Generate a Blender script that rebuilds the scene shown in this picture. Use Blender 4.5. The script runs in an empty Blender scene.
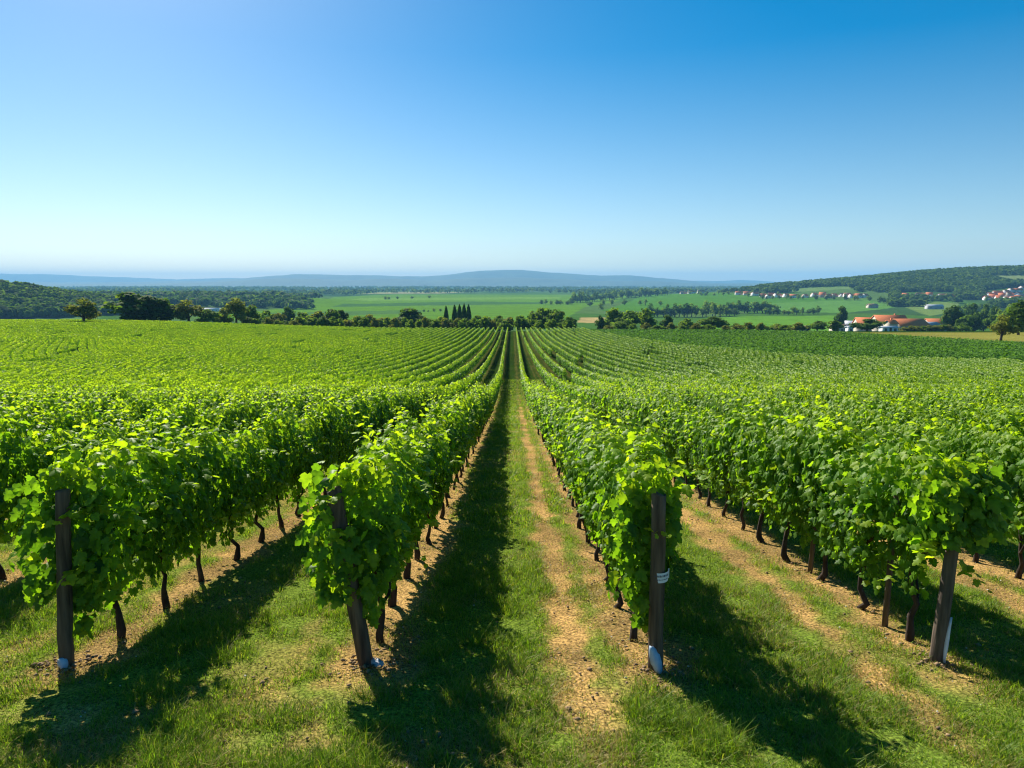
import bpy, math, random
import numpy as np

# ------------------------------------------------------------------ camera, sky, sun, exposure
SC = bpy.context.scene
COL = SC.collection
R = math.radians
random.seed(7)
rng = np.random.default_rng(11)

F_PX, CX, CY = 683.0, 512.0, 384.0
PITCH = R(8.4)
cam_d = bpy.data.cameras.new('camera')
cam_d.sensor_width = 36.0
cam_d.lens = 36.0 * F_PX / 1024.0
cam_d.clip_start = 0.05
cam_d.clip_end = 60000
cam = bpy.data.objects.new('camera', cam_d)
cam.location = (0, 0, 0)
cam.rotation_euler = (R(90) - PITCH, 0, 0)
COL.objects.link(cam)
SC.camera = cam

SUN_AZ, SUN_EL = R(31), R(38)          # to the left of straight ahead, above the horizon
world = bpy.data.worlds.new('World')
SC.world = world
world.use_nodes = True
wn, wl = world.node_tree.nodes, world.node_tree.links
wn.clear()
w_out = wn.new('ShaderNodeOutputWorld')
w_bg = wn.new('ShaderNodeBackground')
w_sky = wn.new('ShaderNodeTexSky')
w_sky.sky_type = 'NISHITA'
w_sky.sun_disc = False
w_sky.sun_elevation = SUN_EL
w_sky.sun_rotation = -SUN_AZ
w_sky.altitude = 1500
w_sky.air_density = 1.0
w_sky.dust_density = 1.35
w_sky.ozone_density = 1.7
# tone of the clear sky: softer range towards the horizon, deeper blue overhead
w_a = wn.new('ShaderNodeVectorMath'); w_a.operation = 'MULTIPLY'; w_a.inputs[1].default_value = (.08, .08, .08)
w_g = wn.new('ShaderNodeGamma'); w_g.inputs[1].default_value = 0.90
w_hs = wn.new('ShaderNodeHueSaturation'); w_hs.inputs['Hue'].default_value = 0.489; w_hs.inputs['Saturation'].default_value = 1.78
w_tc = wn.new('ShaderNodeTexCoord'); w_sx = wn.new('ShaderNodeSeparateXYZ'); w_mr = wn.new('ShaderNodeMapRange')
w_mr.inputs[1].default_value = 0.0; w_mr.inputs[2].default_value = 0.30; w_mr.inputs[3].default_value = 1.10; w_mr.inputs[4].default_value = 1.72
wl.new(w_tc.outputs['Generated'], w_sx.inputs[0]); wl.new(w_sx.outputs[2], w_mr.inputs[0]); wl.new(w_mr.outputs[0], w_hs.inputs['Saturation'])
w_b = wn.new('ShaderNodeVectorMath'); w_b.operation = 'MULTIPLY'; w_b.inputs[1].default_value = (6.4, 6.9, 7.15)
w_c = wn.new('ShaderNodeVectorMath'); w_c.operation = 'MAXIMUM'; w_c.inputs[1].default_value = (0, 0, 0)
w_bg.inputs['Strength'].default_value = 0.10
wl.new(w_sky.outputs[0], w_a.inputs[0]); wl.new(w_a.outputs[0], w_g.inputs[0]); wl.new(w_g.outputs[0], w_hs.inputs['Color'])
wl.new(w_hs.outputs[0], w_b.inputs[0]); wl.new(w_b.outputs[0], w_c.inputs[0]); wl.new(w_c.outputs[0], w_bg.inputs[0])
wl.new(w_bg.outputs[0], w_out.inputs[0])

sun_d = bpy.data.lights.new('sun', 'SUN')
sun_d.energy = 5.0
sun_d.angle = R(0.5)
sun_d.color = (1.0, 0.94, 0.84)
sun = bpy.data.objects.new('sun', sun_d)
sun.rotation_euler = (SUN_EL - R(90), 0, SUN_AZ)
sun.location = (-60, 80, 90)
COL.objects.link(sun)

SC.view_settings.view_transform = 'Standard'
SC.view_settings.look = 'None'
SC.view_settings.gamma = 1.0
SC.view_settings.exposure = 0.98
SC.view_settings.use_curve_mapping = False
SC.render.engine = 'CYCLES'
cy = SC.cycles
cy.use_denoising = True
cy.denoising_prefilter = 'ACCURATE'
cy.sample_clamp_indirect = 4.0
cy.filter_width = 1.15
cy.max_bounces = 7
cy.diffuse_bounces = 3
cy.glossy_bounces = 2
cy.transmission_bounces = 4
cy.volume_bounces = 0
cy.caustics_reflective = False
cy.caustics_refractive = False

# ------------------------------------------------------------------ helpers
def tag(o, label=None, cat=None, group=None, kind=None):
    if label: o['label'] = label
    if cat: o['category'] = cat
    if group: o['group'] = group
    if kind: o['kind'] = kind
    return o

def link(name, me, mat=None, parent=None):
    if mat is not None and not me.materials:
        me.materials.append(mat)
    o = bpy.data.objects.new(name, me)
    COL.objects.link(o)
    if parent is not None:
        o.parent = parent
    return o

def empty(name, loc, rz=0.0, scale=1.0):
    o = bpy.data.objects.new(name, None)
    o.empty_display_size = 0.2
    o.location = loc
    o.rotation_euler = (0, 0, rz)
    o.scale = (scale,) * 3 if not hasattr(scale, '__len__') else scale
    COL.objects.link(o)
    return o

def make_mesh(name, V, faces, attrs=None, smooth=False):
    """faces: list of (n,k) integer arrays; attrs: {name: (n,) or (n,3) array on points}"""
    V = np.asarray(V, dtype=np.float32)
    me = bpy.data.meshes.new(name)
    me.vertices.add(len(V))
    me.vertices.foreach_set('co', V.ravel())
    fl = [np.asarray(f, dtype=np.int32) for f in faces if len(f)]
    loops = np.concatenate([f.ravel() for f in fl])
    tot = np.concatenate([np.full(len(f), f.shape[1], dtype=np.int32) for f in fl])
    start = np.concatenate([[0], np.cumsum(tot)[:-1]]).astype(np.int32)
    me.loops.add(len(loops))
    me.loops.foreach_set('vertex_index', loops)
    me.polygons.add(len(tot))
    me.polygons.foreach_set('loop_start', start)
    me.polygons.foreach_set('loop_total', tot)
    if smooth:
        me.polygons.foreach_set('use_smooth', np.ones(len(tot), dtype=bool))
    for k, a in (attrs or {}).items():
        a = np.asarray(a, dtype=np.float32)
        if a.ndim == 1:
            at_ = me.attributes.new(k, 'FLOAT', 'POINT')
            at_.data.foreach_set('value', a)
        else:
            at_ = me.attributes.new(k, 'FLOAT_COLOR', 'POINT')
            at_.data.foreach_set('color', np.concatenate([a, np.ones((len(a), 1), np.float32)], 1).ravel())
    me.update(calc_edges=True)
    return me

class MB:
    """collects simple solids into one mesh"""
    def __init__(s): s.V = []; s.F3 = []; s.F4 = []; s.n = 0
    def add(s, V, F):
        V = np.asarray(V, float)
        for f in F:
            (s.F3 if len(f) == 3 else s.F4).append([i + s.n for i in f])
        s.V.append(V); s.n += len(V)
    def box(s, x0, x1, y0, y1, z0, z1):
        s.add([(x0,y0,z0),(x1,y0,z0),(x1,y1,z0),(x0,y1,z0),(x0,y0,z1),(x1,y0,z1),(x1,y1,z1),(x0,y1,z1)],
              [(3,2,1,0),(4,5,6,7),(0,1,5,4),(1,2,6,5),(2,3,7,6),(3,0,4,7)])
    def tube(s, pts, rad, n=8, cap=True, wob=0.0):
        pts = np.asarray(pts, float); V = []
        for i, p in enumerate(pts):
            t = pts[min(i+1, len(pts)-1)] - pts[max(i-1, 0)]
            t /= np.linalg.norm(t)
            a = np.cross(t, (0.31, 0.95, 0.1)); a /= np.linalg.norm(a)
            b = np.cross(t, a)
            for k in range(n):
                an = 2*math.pi*k/n
                r = rad[i] * (1 + wob*random.uniform(-1, 1))
                V.append(p + r*(a*math.cos(an) + b*math.sin(an)))
        F = []
        for i in range(len(pts)-1):
            for k in range(n):
                k2 = (k+1) % n
                F.append((i*n+k, i*n+k2, (i+1)*n+k2, (i+1)*n+k))
        base = len(V)
        if cap:
            V.append(pts[0]); V.append(pts[-1])
            L = (len(pts)-1)*n
            for k in range(n):
                k2 = (k+1) % n
                F.append((base, k2, k)); F.append((base+1, L+k, L+k2))
        s.add(V, F)
    def mesh(s, name, smooth=False):
        return make_mesh(name, np.concatenate(s.V), [np.array(s.F3, int).reshape(-1,3), np.array(s.F4, int).reshape(-1,4)], smooth=smooth)
    def build(s, name, mat, parent=None, smooth=False):
        return link(name, s.mesh(name, smooth), mat, parent)

def sstep(a, b, x):
    t = np.clip((np.asarray(x, float) - a) / (b - a), 0, 1)
    return t*t*(3 - 2*t)

def vnoise(x, y, seed=0):
    x = np.asarray(x, float); y = np.asarray(y, float)
    xi = np.floor(x).astype(np.int64); yi = np.floor(y).astype(np.int64)
    xf = x - xi; yf = y - yi
    def h(a, b):
        n = (a*374761393 + b*668265263 + seed*982451653) & 0x7fffffff
        n = ((n ^ (n >> 13)) * 1274126177) & 0x7fffffff
        n = (n ^ (n >> 16))
        return (n & 0xffff) / 65535.0
    u = xf*xf*(3-2*xf); v = yf*yf*(3-2*yf)
    return (h(xi,yi)*(1-u) + h(xi+1,yi)*u)*(1-v) + (h(xi,yi+1)*(1-u) + h(xi+1,yi+1)*u)*v

def fbm(x, y, seed=0, o=4):
    t = 0; a = 0.5; s = 0
    for k in range(o):
        t = t + a*vnoise(x*2**k, y*2**k, seed+k); s += a; a *= .5
    return t / s

# ------------------------------------------------------------------ materials
def new_mat(name):
    m = bpy.data.materials.new(name); m.use_nodes = True
    n = m.node_tree.nodes; l = m.node_tree.links
    n.clear()
    return m, n, l

def ramp(n, stops):
    r = n.new('ShaderNodeValToRGB')
    e = r.color_ramp.elements
    while len(e) < len(stops): e.new(0.5)
    for i, (p, c) in enumerate(stops):
        e[i].position = p; e[i].color = (*c, 1)
    return r

def leaf_mat(name, stops, trans=0.45, tboost=(1.7, 1.75, 0.6), rough=0.42, spec=0.35, nscale=25.0):
    m, n, l = new_mat(name)
    out = n.new('ShaderNodeOutputMaterial')
    at_ = n.new('ShaderNodeAttribute'); at_.attribute_name = 'tint'
    rp = ramp(n, stops)
    l.new(at_.outputs['Fac'], rp.inputs[0])
    p = n.new('ShaderNodeBsdfPrincipled')
    p.inputs['Roughness'].default_value = rough
    p.inputs['Specular IOR Level'].default_value = spec
    tc = n.new('ShaderNodeTexCoord'); nz = n.new('ShaderNodeTexNoise'); nz.inputs['Scale'].default_value = nscale; nz.inputs['Detail'].default_value = 3
    l.new(tc.outputs['Object'], nz.inputs['Vector'])
    nr = ramp(n, [(.3, (.72,.76,.8)), (.7, (1.3,1.22,1.1))]); l.new(nz.outputs[0], nr.inputs[0])
    nm = n.new('ShaderNodeMixRGB'); nm.blend_type = 'MULTIPLY'; nm.inputs[0].default_value = 1
    l.new(rp.outputs[0], nm.inputs[1]); l.new(nr.outputs[0], nm.inputs[2]); rp = nm
    l.new(rp.outputs[0], p.inputs['Base Color'])
    t = n.new('ShaderNodeBsdfTranslucent')
    mul = n.new('ShaderNodeMixRGB'); mul.blend_type = 'MULTIPLY'; mul.inputs[0].default_value = 1
    mul.inputs[2].default_value = (*tboost, 1)
    l.new(rp.outputs[0], mul.inputs[1]); l.new(mul.outputs[0], t.inputs[0])
    mx = n.new('ShaderNodeMixShader'); mx.inputs[0].default_value = trans
    l.new(p.outputs[0], mx.inputs[1]); l.new(t.outputs[0], mx.inputs[2])
    l.new(mx.outputs[0], out.inputs[0])
    return m

def noise_mat(name, c1, c2, scale=5.0, rough=0.85, bump=0.0, stretch=(1,1,1), detail=5, spec=0.3):
    m, n, l = new_mat(name)
    out = n.new('ShaderNodeOutputMaterial')
    p = n.new('ShaderNodeBsdfPrincipled')
    p.inputs['Roughness'].default_value = rough
    p.inputs['Specular IOR Level'].default_value = spec
    tc = n.new('ShaderNodeTexCoord'); mp = n.new('ShaderNodeMapping')
    mp.inputs['Scale'].default_value = stretch
    nz = n.new('ShaderNodeTexNoise'); nz.inputs['Scale'].default_value = scale; nz.inputs['Detail'].default_value = detail
    rp = ramp(n, [(0.3, c1), (0.7, c2)])
    l.new(tc.outputs['Object'], mp.inputs[0]); l.new(mp.outputs[0], nz.inputs['Vector'])
    l.new(nz.outputs[0], rp.inputs[0]); l.new(rp.outputs[0], p.inputs['Base Color'])
    if bump:
        b = n.new('ShaderNodeBump'); b.inputs['Strength'].default_value = bump; b.inputs['Distance'].default_value = 0.02
        l.new(nz.outputs[0], b.inputs['Height']); l.new(b.outputs[0], p.inputs['Normal'])
    l.new(p.outputs[0], out.inputs[0])
    return m

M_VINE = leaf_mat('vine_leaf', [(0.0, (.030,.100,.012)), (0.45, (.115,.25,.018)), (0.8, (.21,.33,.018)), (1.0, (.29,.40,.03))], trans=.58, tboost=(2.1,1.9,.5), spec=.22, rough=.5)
M_VINE_FAR = M_VINE
M_CROP = leaf_mat('crop_leaf', [(0.0, (.045,.115,.02)), (1.0, (.12,.25,.035))], trans=.3, spec=.08, rough=.8)
M_GRASS = leaf_mat('grass_blade', [(0.0, (.06,.12,.010)), (0.45, (.15,.26,.016)), (0.7, (.28,.30,.04)), (0.85, (.30,.25,.09)), (1.0, (.42,.33,.15))],
                   trans=.5, tboost=(1.5,1.55,.6), spec=.2, rough=.5)
M_TREE = leaf_mat('tree_leaf', [(0.0, (.065,.11,.018)), (0.5, (.13,.21,.026)), (1.0, (.21,.28,.04))], trans=.5, spec=.08, rough=.8)
M_WOOD = leaf_mat('wood_leaf', [(0.0, (.026,.055,.014)), (0.5, (.060,.11,.018)), (1.0, (.11,.165,.024))], trans=.4, spec=.05, rough=.9)
M_TREE_OLIVE = leaf_mat('olive_tree_leaf', [(0.0, (.085,.10,.018)), (0.5, (.15,.17,.028)), (1.0, (.22,.23,.04))], trans=.4, spec=.08, rough=.8)
M_TREE_BRIGHT = leaf_mat('bright_tree_leaf', [(0.0, (.035,.08,.008)), (0.5, (.08,.15,.014)), (1.0, (.15,.21,.02))], trans=.35, spec=.08, rough=.8)
M_TREE_DARK = leaf_mat('dark_tree_leaf', [(0.0, (.024,.056,.012)), (0.5, (.058,.115,.018)), (1.0, (.11,.17,.022))], trans=.42, spec=.08, rough=.8)
M_BARK = noise_mat('bark', (.018,.012,.009), (.075,.052,.036), 18, .95, .8, (1,1,.25))
M_TRUNK = noise_mat('tree_bark', (.04,.03,.02), (.12,.09,.06), 6, .95)
M_POST = noise_mat('weathered_post', (.040,.028,.020), (.17,.115,.075), 26, .9, .7, (1,1,.10))
M_POST_PALE = noise_mat('pale_post', (.055,.042,.033), (.17,.125,.09), 26, .9, .7, (1,1,.10))
M_TAG = noise_mat('tag_paper', (.62,.64,.70), (.78,.80,.84), 9, .6)
M_INK = noise_mat('tag_ink', (.04,.05,.09), (.08,.09,.14), 30, .7)
M_PLASTIC = noise_mat('pale_blue_plastic', (.30,.42,.58), (.55,.65,.74), 14, .35)
M_CLOD = noise_mat('soil_clod', (.15,.10,.055), (.36,.24,.13), 12, .95)
M_STONE = noise_mat('pale_stone', (.45,.42,.36), (.65,.62,.56), 12, .9)
M_WHITE = noise_mat('white_render', (.66,.64,.60), (.80,.79,.75), 1.2, .85)
M_CREAM = noise_mat('cream_render', (.38,.33,.25), (.52,.46,.36), 1.2, .85)
M_GREYW = noise_mat('grey_render', (.30,.30,.31), (.42,.42,.43), 1.2, .85)
M_ROOF = noise_mat('terracotta_roof', (.62,.155,.05), (.76,.25,.09), 1.6, .8)
M_ROOF_PALE = noise_mat('pale_terracotta_roof', (.45,.22,.12), (.60,.33,.2), 1.6, .8)
M_ROOF_GREY = noise_mat('grey_sheet_roof', (.36,.38,.42), (.52,.54,.57), .8, .5)
M_WIN = noise_mat('window_glass', (.03,.035,.045), (.07,.08,.10), 2, .15, spec=.6)
M_DOOR = noise_mat('door_paint', (.10,.07,.05), (.18,.12,.08), 4, .6)
M_DARKIN = noise_mat('barn_shade_panel', (.015,.014,.013), (.03,.028,.025), 3, .9)
M_RIDGE = noise_mat('far_ridge_woodland', (.020,.045,.022), (.055,.09,.035), .004, .95, detail=8)

# ------------------------------------------------------------------ terrain
_py = np.arange(-60, 17000, 1.0)
_s = -.13 + (.13 - .028)*sstep(20, 112, _py)
_s = np.where(_py > 206, -.028 - (.073 - .028)*sstep(206, 226, _py), _s)
_pz = np.cumsum(_s)
_pz = _pz - np.interp(0, _py, _pz) - 2.24
VALLEY = -45.0

def terr(X, Y):
    X = np.asarray(X, float); Y = np.asarray(Y, float)
    z = np.interp(Y, _py, _pz)
    z = z + 2.4*sstep(30, 135, -X)*sstep(80, 200, Y)*(1 - sstep(230, 430, Y))
    z = np.maximum(z, VALLEY) + 0
    k = sstep(500, 800, Y)
    z = z + k*1.2*(fbm(X/160, Y/160, 5, 3) - .5)
    right = 80*sstep(150, 1500, X)*np.exp(-((Y - 1900)/520)**2)*(1 + .25*(fbm(X/400, Y/400, 9, 3) - .5))
    left = 44*np.exp(-((X + 790)/200)**2 - ((Y - 930)/190)**2)*(1 + .3*(fbm(X/120, Y/120, 3, 3) - .5))
    band = 13*sstep(-330, -480, X)*np.exp(-((Y - 1500)/260)**2)
    return z + right + left + band

def ray(px, py):
    u = (px - CX)/F_PX; v = (py - CY)/F_PX
    return np.array([u, math.cos(PITCH) - v*math.sin(PITCH), -math.sin(PITCH) - v*math.cos(PITCH)])

def at(px, py):
    d = ray(px, py)
    ys = np.geomspace(2.0, 14000, 6000)
    t = ys/d[1]
    hit = np.nonzero(t*d[2] < terr(t*d[0], ys))[0]
    i = hit[0] if len(hit) else len(ys) - 1
    return float(t[i]*d[0]), float(ys[i])

def xz(px, py, Y):
    d = ray(px, py); t = Y/d[1]
    return float(t*d[0]), float(t*d[2])

S_ROW = 2.2
def widen(Y): return 0.22*sstep(35, 110, Y)
def squeeze(Y): return 1 - .34*sstep(42, 150, Y)          # the far block is planted closer; the rows bend in to meet it
def row_at(base, Y):
    return np.sign(base)*(1.1 + widen(Y) + (np.abs(base) - 1.1)*squeeze(Y))
def rowx(X, Y):
    a = np.abs(X); h = 1.1 + widen(Y)
    return np.sign(X)*np.where(a < h, a/h*1.1, 1.1 + (a - h)/squeeze(Y))

def edge_far(X):    return 212 + 5*(fbm(np.asarray(X)/60., np.asarray(X)*0, 21, 2) - .5)
def block_right(X, Y):
    """inside the darker crop block on the right"""
    e = np.where(X < 26 + 4*np.sin(Y/40.), 1e9, 96 + 70*np.exp(-(X - 26)/9.0))
    far = 208 - .50*np.maximum(X - 62, 0)
    return (Y > e) & (Y < far) & (Y < 211) & (X < 105 - .25*(Y - 140))
def in_vine(X, Y):
    e = np.where(X < 26 + 4*np.sin(Y/40.), 1e9, 92 + 70*np.exp(-(X - 26)/9.0))
    return (Y > 4.4) & (Y < edge_far(X)) & (Y < e)

def bare(X, Y):
    rx = rowx(X, Y)
    p = np.mod(rx - 1.1, S_ROW)
    d = np.minimum(p, S_ROW - p)
    n = fbm(X*1.1, Y*.8, 31, 3); n2 = fbm(X*5, Y*4, 37, 3)
    row = (1 - .85*sstep(22, 75, Y))*(1 - sstep(.10, .40, d + (n2 - .5)*.45 + (n - .5)*.35))
    ts = np.where(rx > -1.1, 1.0, .55)
    tr = ts*(1 - .85*sstep(25, 75, Y))*(1 - sstep(.02, .24, np.abs(p - 1.60) + (n2 - .5)*.40 + (n - .5)*.4))
    f = sstep(4.0, 4.9, Y)
    patch = sstep(.56, .74, n + (n2 - .5)*.25)*(.75 - .35*f)*(1 - .9*sstep(20, 60, Y))
    b = np.maximum(np.maximum(row*f, tr*(.45 + .55*sstep(3.2, 4.6, Y))), patch)
    return b*in_vine(X, np.maximum(Y, 4.5))

def inpoly(X, Y, P):
    c = np.zeros(X.shape, bool); n = len(P)
    for i in range(n):
        x1, y1 = P[i]; x2, y2 = P[(i+1) % n]
        cond = ((y1 > Y) != (y2 > Y)) & (X < (x2 - x1)*(Y - y1)/((y2 - y1) + 1e-9) + x1)
        c ^= cond
    return c

# fields of the valley, outlined on the ground (world X, Y)
FIELDS = []
def field(col, *pp): FIELDS.append((col, [at(*p) for p in pp]))
field((.095,.205,.012), (190,318),(300,306),(335,297),(395,294.2),(640,294.5),(615,302),(585,307),(560,322),(300,323))
field((.055,.13,.03), (345,303.5),(470,301.5),(545,302.3),(545,304),(430,305.5),(330,307))
field((.13,.25,.03), (360,298),(560,297),(560,298.6),(350,300))
field((.07,.15,.035), (250,313),(420,310),(420,313.5),(250,317))
field((.26,.26,.12), (345,294),(398,291.7),(470,292),(440,293.6))
field((.065,.175,.012), (600,311),(640,297),(650,294.4),(742,294.6),(870,301),(800,308),(700,311))
field((.10,.23,.018), (690,330),(722,316.6),(838,315.6),(850,323),(838,331))
field((.36,.28,.12), (577,322.5),(581,317.6),(606,317.6),(602,323.5))
field((.09,.21,.035), (742,304),(866,299.3),(905,306),(845,313),(745,311))
field((.12,.2,.06), (770,291.5),(800,288),(850,286.5),(850,289),(800,292))
field((.15,.2,.075), (978,277.5),(1000,275.5),(1060,275.5),(1060,284.5),(1010,283.5))
field((.13,.2,.05), (905,307),(935,302),(960,303),(955,312),(930,316))
field((.3,.28,.06), (915,334.5),(960,333.5),(1120,340),(1120,352),(1024,344.5))
field((.10,.18,.05), (0,322),(0,316),(80,313),(100,317),(95,323))

ys = [-8.0]
while ys[-1] < 15900:
    y = ys[-1]
    ys.append(y + max(.055, .0115*y))
ys = np.array(ys)
NU = 560
u = np.linspace(-1, 1, NU)
a_mix = 1 - .82*sstep(8, 60, ys)*(1 - sstep(220, 380, ys))
w = 8 + 1.02*np.maximum(ys, 0)
GX = w[:, None]*(a_mix[:, None]*u[None] + (1 - a_mix[:, None])*u[None]**3)
GY = np.repeat(ys[:, None], NU, 1)
X, Y = GX.ravel(), GY.ravel()
Z = terr(X, Y)
B = np.where(Y < 220, bare(X, Y), 0)
near = (Y < 40)
Z = Z + near*(.035*(fbm(X*3, Y*3, 41, 3) - .5) + B*.03*(fbm(X*12, Y*12, 45, 2) - .5) - .02*B)
C = np.zeros((len(X), 3), np.float32)
C[:] = (.055, .13, .016)
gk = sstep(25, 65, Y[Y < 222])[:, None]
C[Y < 222] = np.array((.13, .19, .028))*(1 - gk) + np.array((.022, .050, .008))*gk  # shade of the far aisles put into the turf colour, darker with distance
C[(Y > 4200)] = (.045, .085, .03)
pn = fbm(X/240, Y/240, 51, 3)
far_sel = (Y > 420)
C[far_sel & (pn > .55)] = (.075, .14, .035)
C[far_sel & (pn < .40)] = (.04, .09, .025)
for col, P in FIELDS:
    C[inpoly(X, Y, P) & (Y > 150)] = col
C[block_right(X, Y)] = (.05, .085, .02)
C[(X > 80) & (Y > 60) & (X >= 104 - .25*(Y - 140)) & (Y < 206)] = (.20, .195, .045)
soil = np.array((.44, .275, .105)); soil2 = np.array((.25, .165, .065))
sm = sstep(.3, .7, fbm(X*2, Y*2, 61, 3))[:, None]
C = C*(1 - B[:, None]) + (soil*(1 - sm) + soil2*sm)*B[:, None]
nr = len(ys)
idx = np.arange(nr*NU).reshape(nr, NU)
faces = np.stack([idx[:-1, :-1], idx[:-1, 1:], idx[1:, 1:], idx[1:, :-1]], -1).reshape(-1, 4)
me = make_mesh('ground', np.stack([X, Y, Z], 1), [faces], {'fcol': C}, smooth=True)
m, n, l = new_mat('ground_soil_and_turf')
out = n.new('ShaderNodeOutputMaterial'); p = n.new('ShaderNodeBsdfPrincipled')
p.inputs['Roughness'].default_value = 1.0; p.inputs['Specular IOR Level'].default_value = 0.0
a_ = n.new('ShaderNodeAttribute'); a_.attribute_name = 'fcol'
tc = n.new('ShaderNodeTexCoord')
n1 = n.new('ShaderNodeTexNoise'); n1.inputs['Scale'].default_value = 45; n1.inputs['Detail'].default_value = 6
n2 = n.new('ShaderNodeTexNoise'); n2.inputs['Scale'].default_value = .05; n2.inputs['Detail'].default_value = 6
l.new(tc.outputs['Object'], n1.inputs['Vector']); l.new(tc.outputs['Object'], n2.inputs['Vector'])
r1 = ramp(n, [(.34, (.30,.30,.32)), (.5, (.85,.85,.82)), (.68, (1.6,1.55,1.4))]); l.new(n1.outputs[0], r1.inputs[0])
r2 = ramp(n, [(.3, (.8,.8,.8)), (.7, (1.15,1.15,1.1))]); l.new(n2.outputs[0], r2.inputs[0])
x1 = n.new('ShaderNodeMixRGB'); x1.blend_type = 'MULTIPLY'; x1.inputs[0].default_value = 1
x2 = n.new('ShaderNodeMixRGB'); x2.blend_type = 'MULTIPLY'; x2.inputs[0].default_value = 1
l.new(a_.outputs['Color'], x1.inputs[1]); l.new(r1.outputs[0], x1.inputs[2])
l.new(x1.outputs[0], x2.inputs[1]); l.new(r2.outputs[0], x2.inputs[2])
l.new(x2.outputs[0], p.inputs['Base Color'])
bp = n.new('ShaderNodeBump'); bp.inputs['Strength'].default_value = .5; bp.inputs['Distance'].default_value = .02
l.new(n1.outputs[0], bp.inputs['Height']); l.new(bp.outputs[0], p.inputs['Normal'])
l.new(p.outputs[0], out.inputs[0])
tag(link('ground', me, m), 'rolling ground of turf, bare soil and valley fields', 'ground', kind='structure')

def ridge(name, Y0, prof, depth, label, seed):
    xs = np.linspace(-1.15*Y0, 1.15*Y0, 420)
    pts = np.array([xz(px, py, Y0) for px, py in prof])
    top = np.interp(xs, pts[:, 0], pts[:, 1])
    top = top + (fbm(xs/600, xs*0, seed, 5) - .5)*44
    tt = np.linspace(-1, 1, 25)
    XX = np.repeat(xs[None], 25, 0); YY = Y0 + tt[:, None]*depth + 0*XX
    bell = np.cos(tt*math.pi/2)[:, None]**1.3
    rough = (fbm(XX/500, YY/500, seed+3, 4) - .5)
    ZZ = VALLEY - 0.6 + (top[None] - VALLEY)*bell*(1 + .35*rough*(1 - np.abs(bell)))
    ii = np.arange(25*420).reshape(25, 420)
    F = np.stack([ii[:-1, :-1], ii[:-1, 1:], ii[1:, 1:], ii[1:, :-1]], -1).reshape(-1, 4)
    o = link(name, make_mesh(name, np.stack([XX.ravel(), YY.ravel(), ZZ.ravel()], 1), [F], smooth=True), M_RIDGE)
    tag(o, label, 'hills', kind='structure')
ridge('hills', 11000, [(-300,281),(0,282),(150,282),(210,280.5),(250,277.5),(300,273.5),(350,275),(400,276.5),(440,275),(480,271.5),(520,270.3),(550,272),(600,275.5),(630,275),(680,279.5),(725,283),(1400,283.4)], 1500, 'long blue wooded hills on the horizon', 71)
ridge('low_hills', 9000, [(-300,285),(0,284.5),(150,283.5),(230,282),(262,279.5),(300,279),(345,280.5),(390,279),(430,280.5),(470,278),(520,277.5),(560,279.5),(600,281),(650,280.5),(700,283.5),(1400,286)], 900, 'lower wooded foothills before the blue hills', 61)
ridge('far_hills', 14200, [(-300,275),(0,274),(70,274.5),(120,277),(180,279),(230,277.5),(280,279.5),(400,283),(640,282),(700,280.6),(740,280),(765,281.5),(900,283),(1400,283)], 1200, 'pale far hills behind the horizon ridge', 83)

# ------------------------------------------------------------------ leaves
def leaf_cloud(P, N, D, size, tpl_v, tpl_f, tint):
    N = N/np.linalg.norm(N, axis=1, keepdims=True)
    D = D - N*(D*N).sum(1, keepdims=True)
    D = D/(np.linalg.norm(D, axis=1, keepdims=True) + 1e-9)
    Xa = np.cross(D, N)
    k = len(tpl_v)
    t = tpl_v[None]*size[:, None, None]
    V = P[:, None] + t[..., 0:1]*Xa[:, None] + t[..., 1:2]*D[:, None] + t[..., 2:3]*N[:, None]
    F = (tpl_f[None] + (np.arange(len(P))*k)[:, None, None]).reshape(-1, tpl_f.shape[1])
    return V.reshape(-1, 3), F, np.repeat(tint, k)

def grape_leaf():
    half = [(0.0,-.02),(.20,-.14),(.42,-.02),(.50,.16),(.40,.24),(.58,.46),(.44,.56),(.28,.56),(.24,.80)]
    pts = half + [(0, 1.02)] + [(-x, y) for x, y in half[::-1][:-1]]
    V = [(0, .30, .05)] + [(x, y, -.28*abs(x) - .18*max(y - .4, 0)**2 + .06*math.sin(9*y + 5*x)) for x, y in pts]
    k = len(pts)
    F = [(0, 1 + (i+1) % k, 1 + i) for i in range(k)]
    return np.array(V, float), np.array(F, int)[:, ::-1].copy()
LEAF0 = grape_leaf()
LEAF1 = (np.array([(0,0,0), (.5,.35,-.14), (0,1,-.1), (-.5,.35,-.14)], float), np.array([(0,1,2),(0,2,3)]))
QUAD = (np.array([(-.5,-.5,0), (.5,-.5,0.1), (.5,.5,0), (-.5,.5,.1)], float), np.array([(0,1,2,3)]))

def half_thick(z):
    return np.interp(z, [.45,.62,.85,1.15,1.38,1.55,1.7], [.07,.15,.22,.25,.20,.12,.05])

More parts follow.
